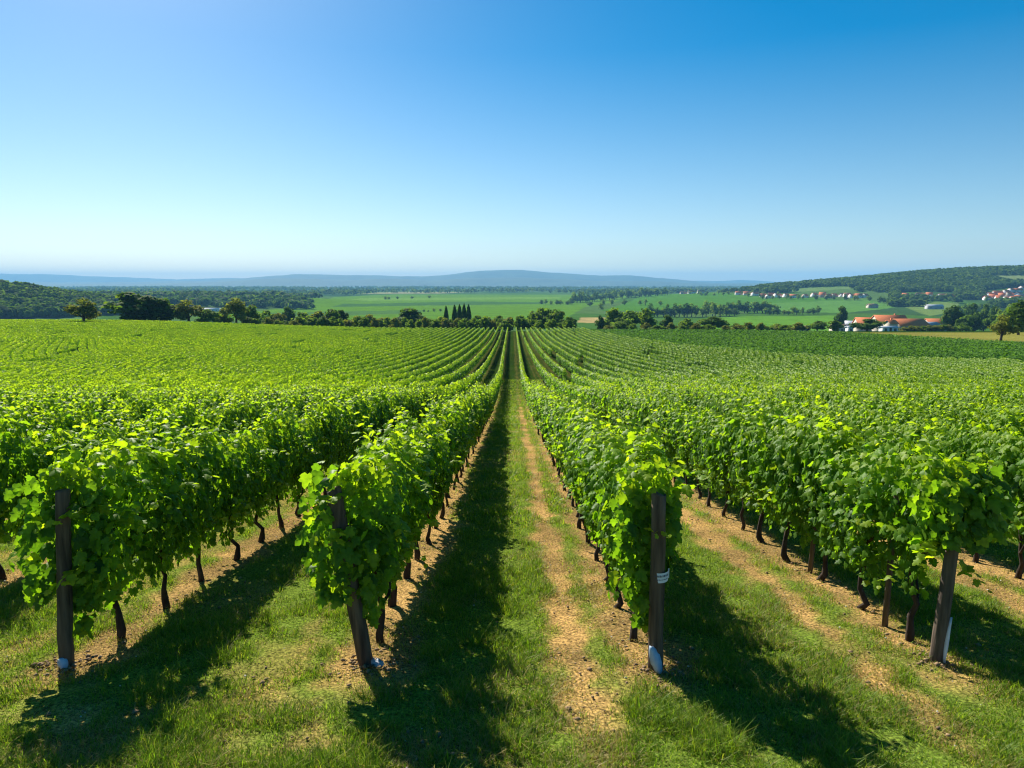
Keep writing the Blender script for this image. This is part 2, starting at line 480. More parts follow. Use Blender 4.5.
def vine_points(r, nleaf, ylen=.86, end=False, nshoot=7, size=(.048,.092), zlow=.55, cover=(), endz=0.0):
    P, N, D, S, T = [], [], [], [], []
    bul = [(r.uniform(-.45,.45), r.uniform(.6,1.5), r.uniform(-.1,.12), r.choice([-1,1])) for _ in range(7)]
    for i in range(nleaf):
        z = zlow + (1.50 - zlow)*r.random()**.85
        if r.random() < .05: z = r.uniform(zlow - .2, zlow)
        y = r.uniform(-ylen/2, ylen/2)
        sd = r.choice([-1, 1])
        ht = half_thick(z)
        for by, bz, ba, bs in bul:
            if bs == sd: ht += ba*math.exp(-((y - by)/.16)**2 - ((z - bz)/.2)**2)
        f = math.sqrt(r.uniform(.25, 1.0)) if r.random() < .8 else r.uniform(0, .7)
        x = sd*max(ht, .05)*f
        if end and r.random() < .33:
            y = -ylen/2 - r.uniform(-.12, .05); x = r.uniform(-1, 1)*ht*.9
            nn = (x*.8, -1, .35)
        else:
            nn = (sd*(1.0), 0, .25 + .9*max(z - 1.15, 0)*2.2)
        if y < -ylen/2 + .22 and z < endz: z = r.uniform(endz, 1.5)
        P.append((x, y, z))
        N.append(np.array(nn) + np.array([r.gauss(0,.45), r.gauss(0,.55), r.gauss(0,.4)]))
        D.append((sd*.35 + r.gauss(0,.35), r.gauss(0,.55), -1 + r.gauss(0,.3)))
        S.append(r.uniform(*size)*(1.0 if z < 1.35 else .85))
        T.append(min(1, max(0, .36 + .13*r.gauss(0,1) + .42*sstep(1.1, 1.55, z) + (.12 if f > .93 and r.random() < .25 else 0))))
    for (x0, x1, y0, y1, z0, z1, nn_) in cover:
        for _ in range(nn_):
            P.append((r.uniform(x0,x1), r.uniform(y0,y1), r.uniform(z0,z1)))
            N.append((r.gauss(0,.5), -1 + r.gauss(0,.4), .5 + r.gauss(0,.4))); D.append((r.gauss(0,.5), -.3, -1))
            S.append(r.uniform(*size)*1.1); T.append(min(1, max(0, .4 + r.gauss(0,.2))))
    for k in range(nshoot):
        side = r.random() < (.3)
        if side:
            y0 = r.uniform(-ylen/2, ylen/2); z0 = r.uniform(.6, 1.4); sd = r.choice([-1,1])
            p = np.array([sd*half_thick(z0)*.9, y0, z0]); d = np.array([sd*.9, r.gauss(0,.5), r.uniform(-.7,.5)])
        else:
            p = np.array([r.uniform(-.2,.2), r.uniform(-ylen/2, ylen/2), 1.40]); d = np.array([r.gauss(0,.4), r.gauss(0,.35), 1])
        if end and k < 4:
            p = np.array([r.uniform(-.25,.25), -ylen/2, r.uniform(.6,1.5)]); d = np.array([r.gauss(0,.5), -.9, r.uniform(-.5,.5)])
        d /= np.linalg.norm(d)
        L = r.uniform(.16, .46); nl = int(L/.035)
        for j in range(nl):
            q = j/nl
            pos = p + d*L*q + np.array([0,0,-.25*(L*q)**2 if not side else -.6*(L*q)**2])
            an = j*2.4 + r.uniform(-.4,.4)
            sidev = np.array([math.cos(an), math.sin(an), .2])
            P.append(pos + sidev*.03); N.append(np.array([sidev[0]*.5, sidev[1]*.5, 1]) + np.array([r.gauss(0,.35) for _ in range(3)]))
            D.append(sidev + np.array([0,0,-.35]))
            S.append((.098 - .060*q)*r.uniform(.8,1.15)); T.append(min(1, .55 + .33*q + r.gauss(0,.08)))
    return tuple(np.array(a, float) for a in (P, N, D, S, T))

def vine_mesh(seed, nleaf, **k):
    P, N, D, S, T = vine_points(random.Random(seed), nleaf, **k)
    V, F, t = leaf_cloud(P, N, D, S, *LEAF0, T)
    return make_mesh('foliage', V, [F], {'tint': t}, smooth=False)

def trunk_mesh(seed):
    r = random.Random(seed)
    mb = MB()
    x = y = 0.0; pts = []; rad = []
    lx, ly = r.gauss(0,.06), r.gauss(0,.14)
    for i in range(8):
        q = i/7
        pts.append((lx*q + r.gauss(0,.020), ly*q + r.gauss(0,.024), -.06 + .86*q))
        rad.append((.026 - .006*q + (.009 if i < 2 else 0) + (.010 if i == 6 else 0))*r.uniform(.85,1.2))
    mb.tube(pts, rad, 8, wob=.16)
    top = pts[6]
    for sd in (-1, 1):
        mb.tube([top, (top[0]+r.gauss(0,.02), top[1]+sd*.12, top[2]+.10), (r.gauss(0,.03), sd*.42, .84+r.gauss(0,.03))], [.022,.017,.012], 6, wob=.12)
    if r.random() < .6:
        s_ = r.choice([-1,1]); b = pts[3]
        mb.tube([b, (b[0]+s_*.05, b[1]+s_*.08, b[2]+.06), (b[0]+s_*.05, b[1]+s_*.12, b[2]+.16)], [.016,.013,.009], 6, wob=.1)
    me = mb.mesh('trunk', smooth=True)
    return me

NV = 14
FOL = [vine_mesh(100+i, 1150, nshoot=11 + i % 6) for i in range(NV)]
FOL_END = [vine_mesh(300+i, 1150, ylen=.95, end=True, nshoot=20, zlow=(.52, .60, .50, .55)[i], cover=cv, endz=(0, .92, 0, 0)[i]) for i, cv in enumerate((
    ((-.30,.02,-.60,-.40,.55,1.3,60),),
    ((-.22,.24,-.68,-.5,1.02,1.42,130), (.0,.30,-.6,-.3,.95,1.5,60)),
    ((-.34,-.12,-.7,-.35,.6,1.45,120), (.10,.30,-.62,-.3,.6,1.4,90)),
    ((-.35,.10,-.70,-.52,.62,1.08,110), (-.42,-.18,-.66,-.3,.7,1.48,90))))]
FOL_MID = [vine_mesh(200+i, 560, nshoot=10, size=(.075,.13)) for i in range(10)]
TRK = [trunk_mesh(400+i) for i in range(10)]
for me_ in FOL + FOL_END + FOL_MID: me_.materials.append(M_VINE)
for me_ in TRK: me_.materials.append(M_BARK)

ROWS = {0: 'the white tagged post', -1: 'the leaning post', -2: 'the dark straight post', 1: 'the post half hidden by leaves'}
ORD = ['first','second','third','fourth','fifth','sixth','seventh','eighth','ninth','tenth','eleventh','twelfth','thirteenth','fourteenth']
cands = []
r_ = random.Random(5)
VSP = 0.8
for i in range(-150, 151):
    base = 1.1 + S_ROW*i - (.09 if i == 0 else 0)
    for j in range(0, 262):
        yv = 5.36 + VSP*j + r_.uniform(-.06,.06)
        xv = float(row_at(base, yv)) + r_.gauss(0,.02)
        if abs(xv) > .80*yv + 1.6: continue
        if yv > 60 and j % 2: continue
        cands.append((i, j, xv, yv))
cx_ = np.array([c[2] for c in cands]); cy_ = np.array([c[3] for c in cands])
ok = in_vine(cx_, cy_)
# small gaps where a vine died, far up the slope
ok &= ~((fbm(cx_/3., cy_/9., 91, 2) > .80) & (cy_ > 60))
cz_ = terr(cx_, cy_)
dist = np.hypot(cx_, cy_)
vis = ok & (np.abs(cx_) < .755*(cy_*.99 - (cz_+1.2)*.146) + .25)
order = np.argsort(np.where(vis, dist, 1e9))
singles = [int(k) for k in order[:300]]
single_set = set(singles)
for k in singles:
    i, j, xv, yv = cands[k]
    z = float(terr(xv, yv))
    o = empty('grapevine', (xv, yv, z - .02), r_.choice([0, math.pi]) if j > 0 else 0, (r_.uniform(.85, 1.12) if yv < 9 else r_.uniform(.72, .95), 1, r_.uniform(.96, 1.14)) if j > 0 else (1, 1, 1.10))
    if j == 0: fm = FOL_END[i % 4]
    elif yv < 14: fm = r_.choice(FOL)
    else: fm = r_.choice(FOL_MID)
    link('trunk', r_.choice(TRK), None, o)
    link('foliage', fm, None, o)
    if i in ROWS:
        if j == 0: lab = f'leafy grapevine at the row end, wrapped around {ROWS[i]}'
        elif j < 14: lab = f'{ORD[j]} grapevine counted along the row that starts at {ROWS[i]}'
        else: lab = f'grapevine merged into the canopy well along the row behind {ROWS[i]}'
    else:
        side, nth = ('right', i) if i > 0 else ('left', -i - 1)
        lab = f'grapevine in the {ORD[nth] if nth < 14 else "outer"} row to the {side} of the grass path'
    tag(o, lab, 'grapevine', 'grapevines in the near part of the vineyard rows')

# the remaining vines, one mass
def lod_bank(nb, nleaf, size, tpl, seed):
    bank = []
    for b in range(nb):
        P, N, D, S, T = vine_points(random.Random(seed+b), nleaf, ylen=.9, nshoot=0)
        S = np.random.default_rng(seed+b).uniform(size[0], size[1], len(S))
        if seed >= 1000:
            P[:, 2] = np.minimum(P[:, 2], 1.46 if seed > 1900 else 1.52); T = .26 + .50*sstep(1.05, 1.45, P[:, 2]) + .3*(T - .5)  # young tops lighter; sunlit tops and shaded sides also put into the tint
        P[:, 0] *= .74
        bank.append(leaf_cloud(P, N, D, S, *tpl, T))
    return bank
BANKS = [(60, lod_bank(16, 260, (.09,.16), LEAF1, 1000)),
         (120, lod_bank(16, 150, (.12,.21), LEAF1, 2000)),
         (400, lod_bank(16, 84, (.16,.27), LEAF1, 3000))]
rest = np.array([k for k in np.nonzero(ok)[0] if int(k) not in single_set])
rest = rest[np.abs(cx_[rest]) < .78*cy_[rest] + 1.5]
VV, FF, TT = [], [], []; off = 0
for bi, (lim, bank) in enumerate(BANKS):
    lo = 0 if bi == 0 else BANKS[bi-1][0]
    sel = rest[(cy_[rest] >= lo) & (cy_[rest] < lim)]
    which = rng.integers(0, len(bank), len(sel))
    for b, (V0, F0, t0) in enumerate(bank):
        s_ = sel[which == b]
        if not len(s_): continue
        sc = rng.uniform(.9, 1.1, len(s_)) if bi == 0 else rng.uniform(.97, 1.03, len(s_)); fl = rng.choice([-1, 1], len(s_))
        sq = squeeze(cy_[s_]); dbl = np.where(cy_[s_] > 60, 1.9, 1.0)
        rotm = np.stack([fl*sc*sq, fl*sc*dbl, sc], 1)
        Vb = V0[None]*rotm[:, None] + np.stack([cx_[s_], cy_[s_], cz_[s_]], 1)[:, None]
        Fb = F0[None] + (off + np.arange(len(s_))*len(V0))[:, None, None]
        dt = rng.normal(0, .05, len(s_)) + .12*(fbm(cx_[s_]/14, cy_[s_]/14, 95, 2) - .5)
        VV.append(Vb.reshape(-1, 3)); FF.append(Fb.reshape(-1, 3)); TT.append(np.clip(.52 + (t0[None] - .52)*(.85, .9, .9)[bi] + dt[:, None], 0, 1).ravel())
        off += len(s_)*len(V0)
# trunks of the nearer ones
sel = rest[(cy_[rest] < 75)]
box = np.array([(a, b, c) for c in (0, 1) for a, b in ((-.03,-.03),(.03,-.03),(.03,.03),(-.03,.03))], float)
bf = np.array([(0,1,5),(0,5,4),(1,2,6),(1,6,5),(2,3,7),(2,7,6),(3,0,4),(3,4,7)])
Vb = (box*np.array([1,1,.9]))[None] + np.stack([cx_[sel], cy_[sel], cz_[sel] - .05], 1)[:, None]
n_leaf_faces = sum(len(f) for f in FF)
VV.append(Vb.reshape(-1, 3)); FF.append((bf[None] + (off + np.arange(len(sel))*8)[:, None, None]).reshape(-1, 3)); TT.append(np.zeros(len(sel)*8))
FF = np.concatenate(FF)
me = make_mesh('distant_grapevines', np.concatenate(VV), [FF], {'tint': np.concatenate(TT)})
me.materials.append(M_VINE_FAR); me.materials.append(M_BARK)
mi = np.zeros(len(FF), np.int32); mi[n_leaf_faces:] = 1
me.polygons.foreach_set('material_index', mi)
tag(link('distant_grapevines', me), 'mass of distant vine rows running up to the crest', 'grapevines', kind='stuff')
print('distant vine verts', len(me.vertices), 'vines', len(rest))

# darker crop block on the right
nq = 210000
ya = rng.uniform(94, 244, nq*3); xa = 20 + rng.random(nq*3)*190
s_ = block_right(xa, ya) & (xa < .80*ya + 8)
xa, ya = xa[s_][:nq], ya[s_][:nq]
rowc = np.mod(ya*.80 + xa*.60, 1.7)/1.7
keep = np.abs(rowc - .5) < .36
xa, ya, rowc = xa[keep], ya[keep], rowc[keep]
hh = .95*(1 - (np.abs(rowc - .5)/.42)**2)
P = np.stack([xa, ya, terr(xa, ya) + hh*rng.uniform(.55, 1.1, len(xa))], 1)
N = np.stack([rng.normal(0,.6,len(xa)), rng.normal(0,.6,len(xa)), np.ones(len(xa))], 1)
D = rng.normal(0, 1, (len(xa), 3))
V, F, t = leaf_cloud(P, N, D, rng.uniform(.28,.46,len(xa)), *LEAF1, np.clip(rng.normal(.5,.25,len(xa)) + .5*(fbm(xa/20,ya/20,97,2)-.5), 0, 1))
tag(link('crop', make_mesh('crop', V, [F], {'tint': t}), M_CROP), 'darker green crop block beyond the vines on the right', 'crop', kind='stuff')

# ------------------------------------------------------------------ posts and what hangs about them
def post(px_b, py_b, lean_x, lean_y, h, rad, mat, label, seed, dx=0.0):
    r = random.Random(seed)
    x, y = at(px_b, py_b); x += dx
    z = float(terr(x, y))
    o = empty('vineyard_post', (x, y, z))
    mb = MB(); pts = []; rd = []
    for i in range(9):
        q = i/8
        pts.append((lean_x*q + r.gauss(0,.003), lean_y*q, -.12 + (h + .12)*q)); rd.append(rad*(1.06 - .10*q)*r.uniform(.97,1.03))
    pts.append((lean_x*1.002, lean_y, h + .008)); rd.append(rad*.80)
    mb.tube(pts, rd, 14, wob=.035)
    mb.build('pole', mat, o, smooth=False)
    tag(o, label, 'post', 'end posts of the vineyard rows')
    return o, (x, y, z)
p1, c1 = post(65, 665, .10, .02, 1.36, .050, M_POST, 'dark straight wooden post with leaves on both sides', 1)
p2, c2 = post(368, 662, -.20, -.05, 1.38, .058, M_POST, 'leaning wooden post half wrapped in vine leaves, left of the grass path', 2)
p3, c3 = post(655, 668, -.01, 0.0, 1.35, .054, M_POST, 'bare wooden post with a white paper tag', 3)
p4, c4 = post(935, 660, .10, .05, 1.26, .047, M_POST_PALE, 'pale wooden post with its top hidden by vine leaves', 4)

# paper tag wrapped round the post, its right end loose
def band(o, z0, z1, a0, a1, rad, tilt, free=0.0):
    V = []; nseg = 16
    for i in range(nseg + 1):
        a = a0 + (a1 - a0)*i/nseg
        x, y = rad*math.cos(a), rad*math.sin(a)
        for zz in (z0, z1):
            V.append((x + .012, y, zz + tilt*x))
    if free:
        x, y = V[-1][0], V[-1][1]
        for k in (1, 2):
            for zz in (z0, z1): V.append((x + free*k*.5, y - .004*k, zz + tilt*x + .004*k))
    n_ = len(V)//2
    F = [(2*i, 2*i+2, 2*i+3, 2*i+1) for i in range(n_-1)]
    return V, F
mb = MB(); V, F = band(p3, .70, .775, R(185), R(368), .0605, .10, .010); mb.add(V, F)
tg = mb.build('tag', M_TAG, p3)
mb = MB(); r = random.Random(3)
for line, zz in ((0, .745), (1, .722)):
    a = R(222)
    while a < R(322):
        wd = r.uniform(.05, .13); hgt = .016 if line == 0 else .007
        V = []
        for q in (0, 1):
            aa = a + wd*q
            for h_ in (0, hgt*r.uniform(.7,1.1)):
                x, y = .0635*math.cos(aa), .0635*math.sin(aa)
                V.append((x + .012, y - .0005, zz + h_ + .10*x))
        mb.add(V, [(0,2,3,1)])
        a += wd + r.uniform(.035, .10)
mb.build('lettering', M_INK, tg)

def sleeve(name, c, dx, dy, h, wd, lean, label, mat, seed):
    r = random.Random(seed); mb = MB(); V = []; n_ = 8
    for i in range(n_ + 1):
        q = i/n_
        wq = wd*math.sin(math.pi*(.12 + .80*q))**.8
        for s in (-1, 0, 1):
            V.append((lean*(1 - q) + wq*s*.5, (-.02 if s == 0 else .0) + .03*q, h*q + .01*r.uniform(-1,1)))
    F = []
    for i in range(n_):
        for s in (0, 1):
            F.append((i*3+s, i*3+s+1, (i+1)*3+s+1, (i+1)*3+s))
    mb.add(V, F)
    o = mb.build(name, mat, smooth=True)
    sol = o.modifiers.new('thickness', 'SOLIDIFY'); sol.thickness = .003
    o.location = (c[0]+dx, c[1]+dy, float(terr(c[0]+dx, c[1]+dy)) - .005)
    tag(o, label, 'plastic sleeve')
sleeve('plastic_sleeve', c3, -.045, -.085, .21, .085, .06, 'torn pale blue plastic sleeve at the foot of the tagged post', M_PLASTIC, 1)
sleeve('plastic_sleeve', c4, .075, -.05, .36, .035, -.04, 'thin white plastic strip beside the foot of the pale post', M_TAG, 2)
sleeve('plastic_sleeve', c1, .01, -.066, .085, .085, .02, 'crumpled grey blue plastic around the foot of the dark straight post', M_PLASTIC, 3)
sleeve('plastic_sleeve', c2, .07, -.075, .05, .10, .03, 'small grey plastic scrap in the soil by the leaning post', M_ROOF_GREY, 4)

def stake(x, y, h, label, seed):
    r = random.Random(seed); mb = MB()
    mb.tube([(0,0,-.1),(r.gauss(0,.01),r.gauss(0,.01),h*.5),(r.gauss(0,.02),r.gauss(0,.02),h)], [.026,.025,.024], 8, wob=.05)
    o = mb.build('wooden_stake', M_POST_PALE)
    o.location = (x, y, float(terr(x, y)))
    tag(o, label, 'stake', 'wooden stakes between the vines')
stake(3.27, 5.62, 1.2, 'thin straight stake right behind the pale post', 1)
stake(3.33, 7.25, 1.25, 'straight wooden stake between vines farther back behind the pale post', 2)

# ------------------------------------------------------------------ grass, straw and clods
def blades(n_try, y0, y1, hscale, wscale, seed, xmax=None, dens_pow=1.0):
    r = np.random.default_rng(seed)
    q = r.random(n_try)
    yb = y0*(y1/y0)**q if dens_pow else y0 + (y1-y0)*q
    hw = .78*yb + 1.2
    if xmax is not None: hw = np.minimum(hw, xmax)
    xb = r.uniform(-1, 1, n_try)*hw
    # tufts
    tn = fbm(xb*3.2, yb*3.2, 131, 3)
    bb = bare(xb, yb)
    pr = np.clip(1.1 - bb*.9, .22, 1)*np.clip(.42 + 1.8*(tn - .36), .28, 1)
    k = r.random(n_try) < pr
    xb, yb, tn, bb = xb[k], yb[k], tn[k], bb[k]
    n_ = len(xb)
    h = hscale*r.lognormal(-.1, .38, n_)*(.40 + 1.7*np.clip(tn - .28, 0, .6))*(1 - .5*bb)
    dry = (r.random(n_) < (.15 + .70*bb)*(1 - .8*sstep(24, 40, yb)) + .55*np.clip(fbm(xb*.9, yb*.9, 151, 3) - .43, 0, 1)*2)
    tint = np.where(dry, r.uniform(.72, 1.0, n_), np.clip(r.normal(.42, .16, n_), 0, .68))
    h = np.where(dry, h*.75, h)
    an = r.uniform(0, 2*math.pi, n_); lean = h*r.uniform(.25, 1.3, n_)*np.where(dry, 1.6, 1)
    dx, dy = np.cos(an)*lean, np.sin(an)*lean
    wx, wy = -np.sin(an), np.cos(an)
    wd = wscale*r.uniform(.6, 1.3, n_)
    zb = terr(xb, yb) - .012
    V = np.zeros((n_, 5, 3))
    for s, (f, hf) in enumerate(((0,0),(0,0),(.35,.6),(.35,.6),(1,1))):
        sg = (-1, 1, -.75, .75, 0)[s]
        V[:, s, 0] = xb + dx*f + wx*wd*sg*.5
        V[:, s, 1] = yb + dy*f + wy*wd*sg*.5
        V[:, s, 2] = zb + h*hf*np.where(dry, .8, 1)
    o_ = (np.arange(n_)*5)[:, None]
    return V.reshape(-1, 3), o_ + np.array([[0,1,3,2]]), o_ + np.array([[2,3,4]]), np.repeat(tint, 5)
parts = [blades(900000, 2.7, 9.5, .055, .0055, 1), blades(300000, 9.5, 26, .075, .011, 2, xmax=9), blades(110000, 26, 75, .10, .028, 3, xmax=6)]
V = []; F4 = []; F3 = []; T = []; off = 0
for v, f4, f3, t in parts:
    V.append(v); F4.append(f4 + off); F3.append(f3 + off); T.append(t); off += len(v)
me = make_mesh('grass', np.concatenate(V), [np.concatenate(F4), np.concatenate(F3)], {'tint': np.concatenate(T)})
tag(link('grass', me, M_GRASS), 'green and straw coloured grass between the vine rows', 'grass', kind='stuff')
print('grass verts', off)

def clods(name, n_, mat, smin, smax, label, seed, only_bare=True, around=None):
    r = np.random.default_rng(seed)
    yb = 2.8*(14/2.8)**r.random(n_); xb = r.uniform(-1, 1, n_)*(.78*yb + .5)
    if around is not None:
        m_ = n_ - 4*220
        for q, c in enumerate(around):
            a = slice(m_ + q*220, m_ + (q+1)*220)
            L = len(xb[a])
            xb[a] = c[0] + r.normal(0, .13, L); yb[a] = c[1] + r.normal(-.02, .10, L)
    k = (r.random(n_) < np.clip(bare(xb, yb), .02, 1)) if only_bare else np.ones(n_, bool)
    if around is not None: k[n_ - 880:] = True
    xb, yb = xb[k], yb[k]
    s = smin*(smax/smin)**(r.random(len(xb))**2.2)
    base = np.array([(1,0,0),(-1,0,0),(0,1,0),(0,-1,0),(0,0,1),(0,0,-1)], float)
    f = np.array([(0,2,4),(2,1,4),(1,3,4),(3,0,4),(2,0,5),(1,2,5),(3,1,5),(0,3,5)])
    J = base[None]*(1 + r.normal(0,.25,(len(xb),6,3)))
    an = r.uniform(0, 6.28, len(xb)); c, s2 = np.cos(an), np.sin(an)
    J = np.stack([J[...,0]*c[:,None]-J[...,1]*s2[:,None], J[...,0]*s2[:,None]+J[...,1]*c[:,None], J[...,2]*.65], -1)
    V = J*s[:,None,None] + np.stack([xb, yb, terr(xb, yb) + s*.2], 1)[:,None]
    F = (f[None] + (np.arange(len(xb))*6)[:,None,None]).reshape(-1,3)
    tag(link(name, make_mesh(name, V.reshape(-1,3), [F]), mat), label, name.split('_')[-1], kind='stuff')
clods('soil_clods', 8000, M_CLOD, .003, .024, 'loose brown clods scattered over the bare soil strips', 5, around=[c1,c2,c3,c4])
clods('pale_pebbles', 1500, M_STONE, .004, .013, 'small pale pebbles lying on the soil', 6)

# ------------------------------------------------------------------ trees
def tree_meshes(seed, kind, nq=900):
    """unit tree: height 1, crown width 1; returns trunk mesh, crown mesh"""
    r = np.random.default_rng(seed); rr = random.Random(seed)
    mb = MB()
    if kind == 'cypress':
        mb.tube([(0,0,-.1),(0,0,.5),(0,0,.9)], [.05,.035,.01], 6)
        n_ = nq
        z = r.random(n_)**.9
        rad = .5*np.interp(z, [0,.05,.25,.6,.9,1], [.5,.85,1,.85,.4,.04])
        an = r.uniform(0, 6.283, n_); f = np.sqrt(r.uniform(.3, 1, n_))
        P = np.stack([np.cos(an)*rad*f, np.sin(an)*rad*f, .04 + .95*z], 1)
        N = np.stack([np.cos(an), np.sin(an), np.full(n_, .3)], 1) + r.normal(0,.4,(n_,3))
        D = np.stack([np.zeros(n_), np.zeros(n_), np.ones(n_)], 1) + r.normal(0,.2,(n_,3))
        size = r.uniform(.06,.12,n_); tint = np.clip(r.normal(.45,.22,n_), 0, 1)
    else:
        low = {'round': .02, 'bush': .0, 'tall': .12, 'sparse': .10}[kind]
        mb.tube([(0,0,-.12),(.01,0,.1),(rr.gauss(0,.02),rr.gauss(0,.02),.45),(rr.gauss(0,.03),0,.75)], [.045,.035,.026,.01], 7, wob=.08)
        nl = {'round': 15, 'bush': 11, 'tall': 16, 'sparse': 12}[kind]
        lob = []
        for k in range(nl):
            a3 = np.array([rr.gauss(0,1), rr.gauss(0,1), rr.gauss(0,1)]); a3 /= np.linalg.norm(a3)
            q = rr.random()**.45
            c0 = .5 + low*.5
            lob.append((a3[0]*.33*q, a3[1]*.33*q, c0 + a3[2]*(.36 - low*.4)*q, rr.uniform(.13,.21)*(1.0 if kind != 'sparse' else .78)))
        lob.append((0, 0, .84, .15)); lob.append((.02, 0, .5, .24))
        for lb in lob[:7]:
            mb.tube([(0,0,.25),(lb[0]*.5, lb[1]*.5, .25 + (lb[2]-.25)*.6),(lb[0]*.9, lb[1]*.9, lb[2])], [.02,.013,.006], 5)
        P, N, S, T = [], [], [], []
        per = nq//len(lob)
        for (lx, ly, lz, lr) in lob:
            v = r.normal(0, 1, (per, 3)); v /= np.linalg.norm(v, axis=1, keepdims=True)
            rad = lr*r.uniform(.55, 1.12, per)[:, None]
            P.append(np.array((lx, ly, lz)) + v*rad*np.array((1.05, 1.05, .85)))
            N.append(v + np.array((0,0,.35)) + r.normal(0,.45,(per,3)))
            S.append(r.uniform(.035,.075,per)*(1.2 if kind != 'sparse' else .8))
            T.append(np.clip(rr.gauss(.48,.16) + r.normal(0,.16,per), 0, 1))
        P = np.concatenate(P); N = np.concatenate(N); size = np.concatenate(S); tint = np.concatenate(T)
        P[:, 2] *= 1/max(P[:, 2].max(), .9)
        D = r.normal(0, 1, P.shape)
    V, F, t = leaf_cloud(P, N, D, size, *QUAD, tint)
    return mb.mesh('trunk'), make_mesh('crown', V, [F], {'tint': t})
TREES = {}
def tree_kind(kind, mat, nvar, nq, seed):
    L = []
    for v in range(nvar):
        a, b = tree_meshes(seed + v, kind, nq)
        a.materials.append(M_TRUNK); b.materials.append(mat); L.append((a, b))
    return L
TREES['round'] = tree_kind('round', M_TREE, 5, 1500, 500)
TREES['dark'] = tree_kind('round', M_TREE_DARK, 4, 1700, 520)
TREES['olive'] = tree_kind('sparse', M_TREE_OLIVE, 3, 1300, 540)
TREES['bright'] = tree_kind('round', M_TREE_BRIGHT, 3, 1400, 560)
TREES['bush'] = tree_kind('bush', M_TREE, 4, 900, 580)
TREES['olivebush'] = tree_kind('bush', M_TREE_OLIVE, 3, 900, 600)
TREES['cypress'] = tree_kind('cypress', M_TREE_DARK, 3, 1100, 620)
TREES['far'] = tree_kind('round', M_TREE, 4, 420, 640)
TREES['fardark'] = tree_kind('bush', M_TREE_DARK, 4, 420, 660)
NAMES = {'round':'broadleaf_tree','dark':'broadleaf_tree','olive':'broadleaf_tree','bright':'broadleaf_tree','bush':'bush','olivebush':'bush','cypress':'cypress_tree','far':'broadleaf_tree','fardark':'broadleaf_tree'}
CATS = {'bush':'bush','olivebush':'bush'}
def tree(kind, px, ytop, wpx, Yd, label, group=None):
    x, ztop = xz(px, ytop, Yd)
    zb = float(terr(x, Yd))
    h = max(ztop - zb, 1.5); wd = wpx/F_PX*Yd*1.28
    a, b = random.choice(TREES[kind])
    o = empty(NAMES[kind], (x, Yd, zb), random.uniform(0, 6.28), (wd, wd, h))
    link('trunk', a, None, o); link('crown', b, None, o)
    tag(o, label, CATS.get(kind, 'tree'), group)

G1 = 'trees standing along the crest of the vineyard'
tree('olive', 82, 297.5, 31, 198, 'lone olive green round tree standing in the vines before the crest', G1)
tree('dark', 128, 292.5, 46, 232, 'largest dark round tree on the left crest', G1)
tree('dark', 161, 298, 30, 236, 'dark tree touching the right side of the largest crest tree', G1)
tree('olive', 187, 299, 30, 236, 'lighter olive tree ending the dark clump on the left crest', G1)
tree('bush', 207, 309, 26, 238, 'low dark bush right of the olive tree in the left clump', G1)
tree('olivebush', 223, 308, 16, 244, 'small pale bush beside the brownish thin tree', G1)
tree('olive', 235, 297, 27, 250, 'brownish thin crowned tree on the left crest', G1)
tree('bush', 252, 305, 22, 262, 'mid green bush right of the brownish thin tree', G1)
tree('dark', 287, 306.5, 15, 400, 'small dark round tree on the field edge, apart from the hedge', G1)
for px, yt, wp, kd in ((266,310,20,'bush'),(278,313,20,'olivebush'),(302,312,26,'bush'),(319,311,22,'olivebush')):
    tree(kd, px, yt, wp, 296, 'scrubby bush in the hedge left of the dark and yellow green tree', G1)
tree('bright', 332, 309, 20, 300, 'yellow green bushy tree in the hedge left of centre', G1)
tree('dark', 341, 310, 17, 306, 'dark tree overlapping the yellow green bushy tree', G1)
for px, yt, wp in ((357,316,20),(369,314.5,20),(383,317.5,20)):
    tree('olivebush', px, yt, wp, 292, 'pale olive bush in the low hedge left of the big round tree', G1)
tree('dark', 408, 308, 36, 300, 'big dark round tree left of the cypresses', G1)
tree('bush', 425, 318, 20, 290, 'low bush tucked against the big dark round tree', G1)
tree('bush', 441, 316.5, 20, 290, 'rounded bush just left of the cypresses', G1)
tree('cypress', 446, 306.5, 4.6, 330, 'single slim cypress set apart on the left of its group', 'dark slim cypresses')
for i, (px, yt) in enumerate(((454.5,305.5),(459.5,305),(464,304.5),(468.5,305))):
    tree('cypress', px, yt, 5.2, 322 + 4*i, ['leftmost cypress of the tight group of four','second cypress from the left in the tight group of four','third cypress from the left in the tight group of four','rightmost cypress of the tight group of four'][i], 'dark slim cypresses')
for px, yt, wp, kd in ((478,315,18,'bush'),(488,317,14,'olivebush'),(499,315.5,17,'bush'),(510,317,16,'olivebush'),(521,315.5,16,'bush'),(531,316,14,'bush')):
    tree(kd, px, yt, wp, 300, 'low shrub in the hedge where the grass path meets the crest', G1)
tree('round', 541, 308, 24, 305, 'tall broad tree right of the path end', G1)
tree('round', 556, 309.5, 22, 300, 'broad tree next to the tall tree right of the path end', G1)
tree('dark', 570, 317, 17, 292, 'dark low round tree at the right end of the central clump', G1)
tree('dark', 600, 315.5, 9, 330, 'narrow dark upright tree beside the tan field', G1)
tree('round', 614, 307.5, 19, 330, 'tallest tree of the clump right of the tan field', G1)
tree('round', 628, 311, 22, 325, 'middle tree of the clump right of the tan field', G1)
tree('bush', 620, 318, 26, 315, 'low bush at the foot of the clump right of the tan field', G1)
tree('round', 646, 308, 20, 330, 'rounded tree ending the clump right of the tan field', G1)
tree('dark', 667, 315, 14, 322, 'dark upright tree between the clump and the yellow green tree', G1)
tree('round', 687, 318.5, 19, 318, 'mid green low tree left of the yellow green dome tree', G1)
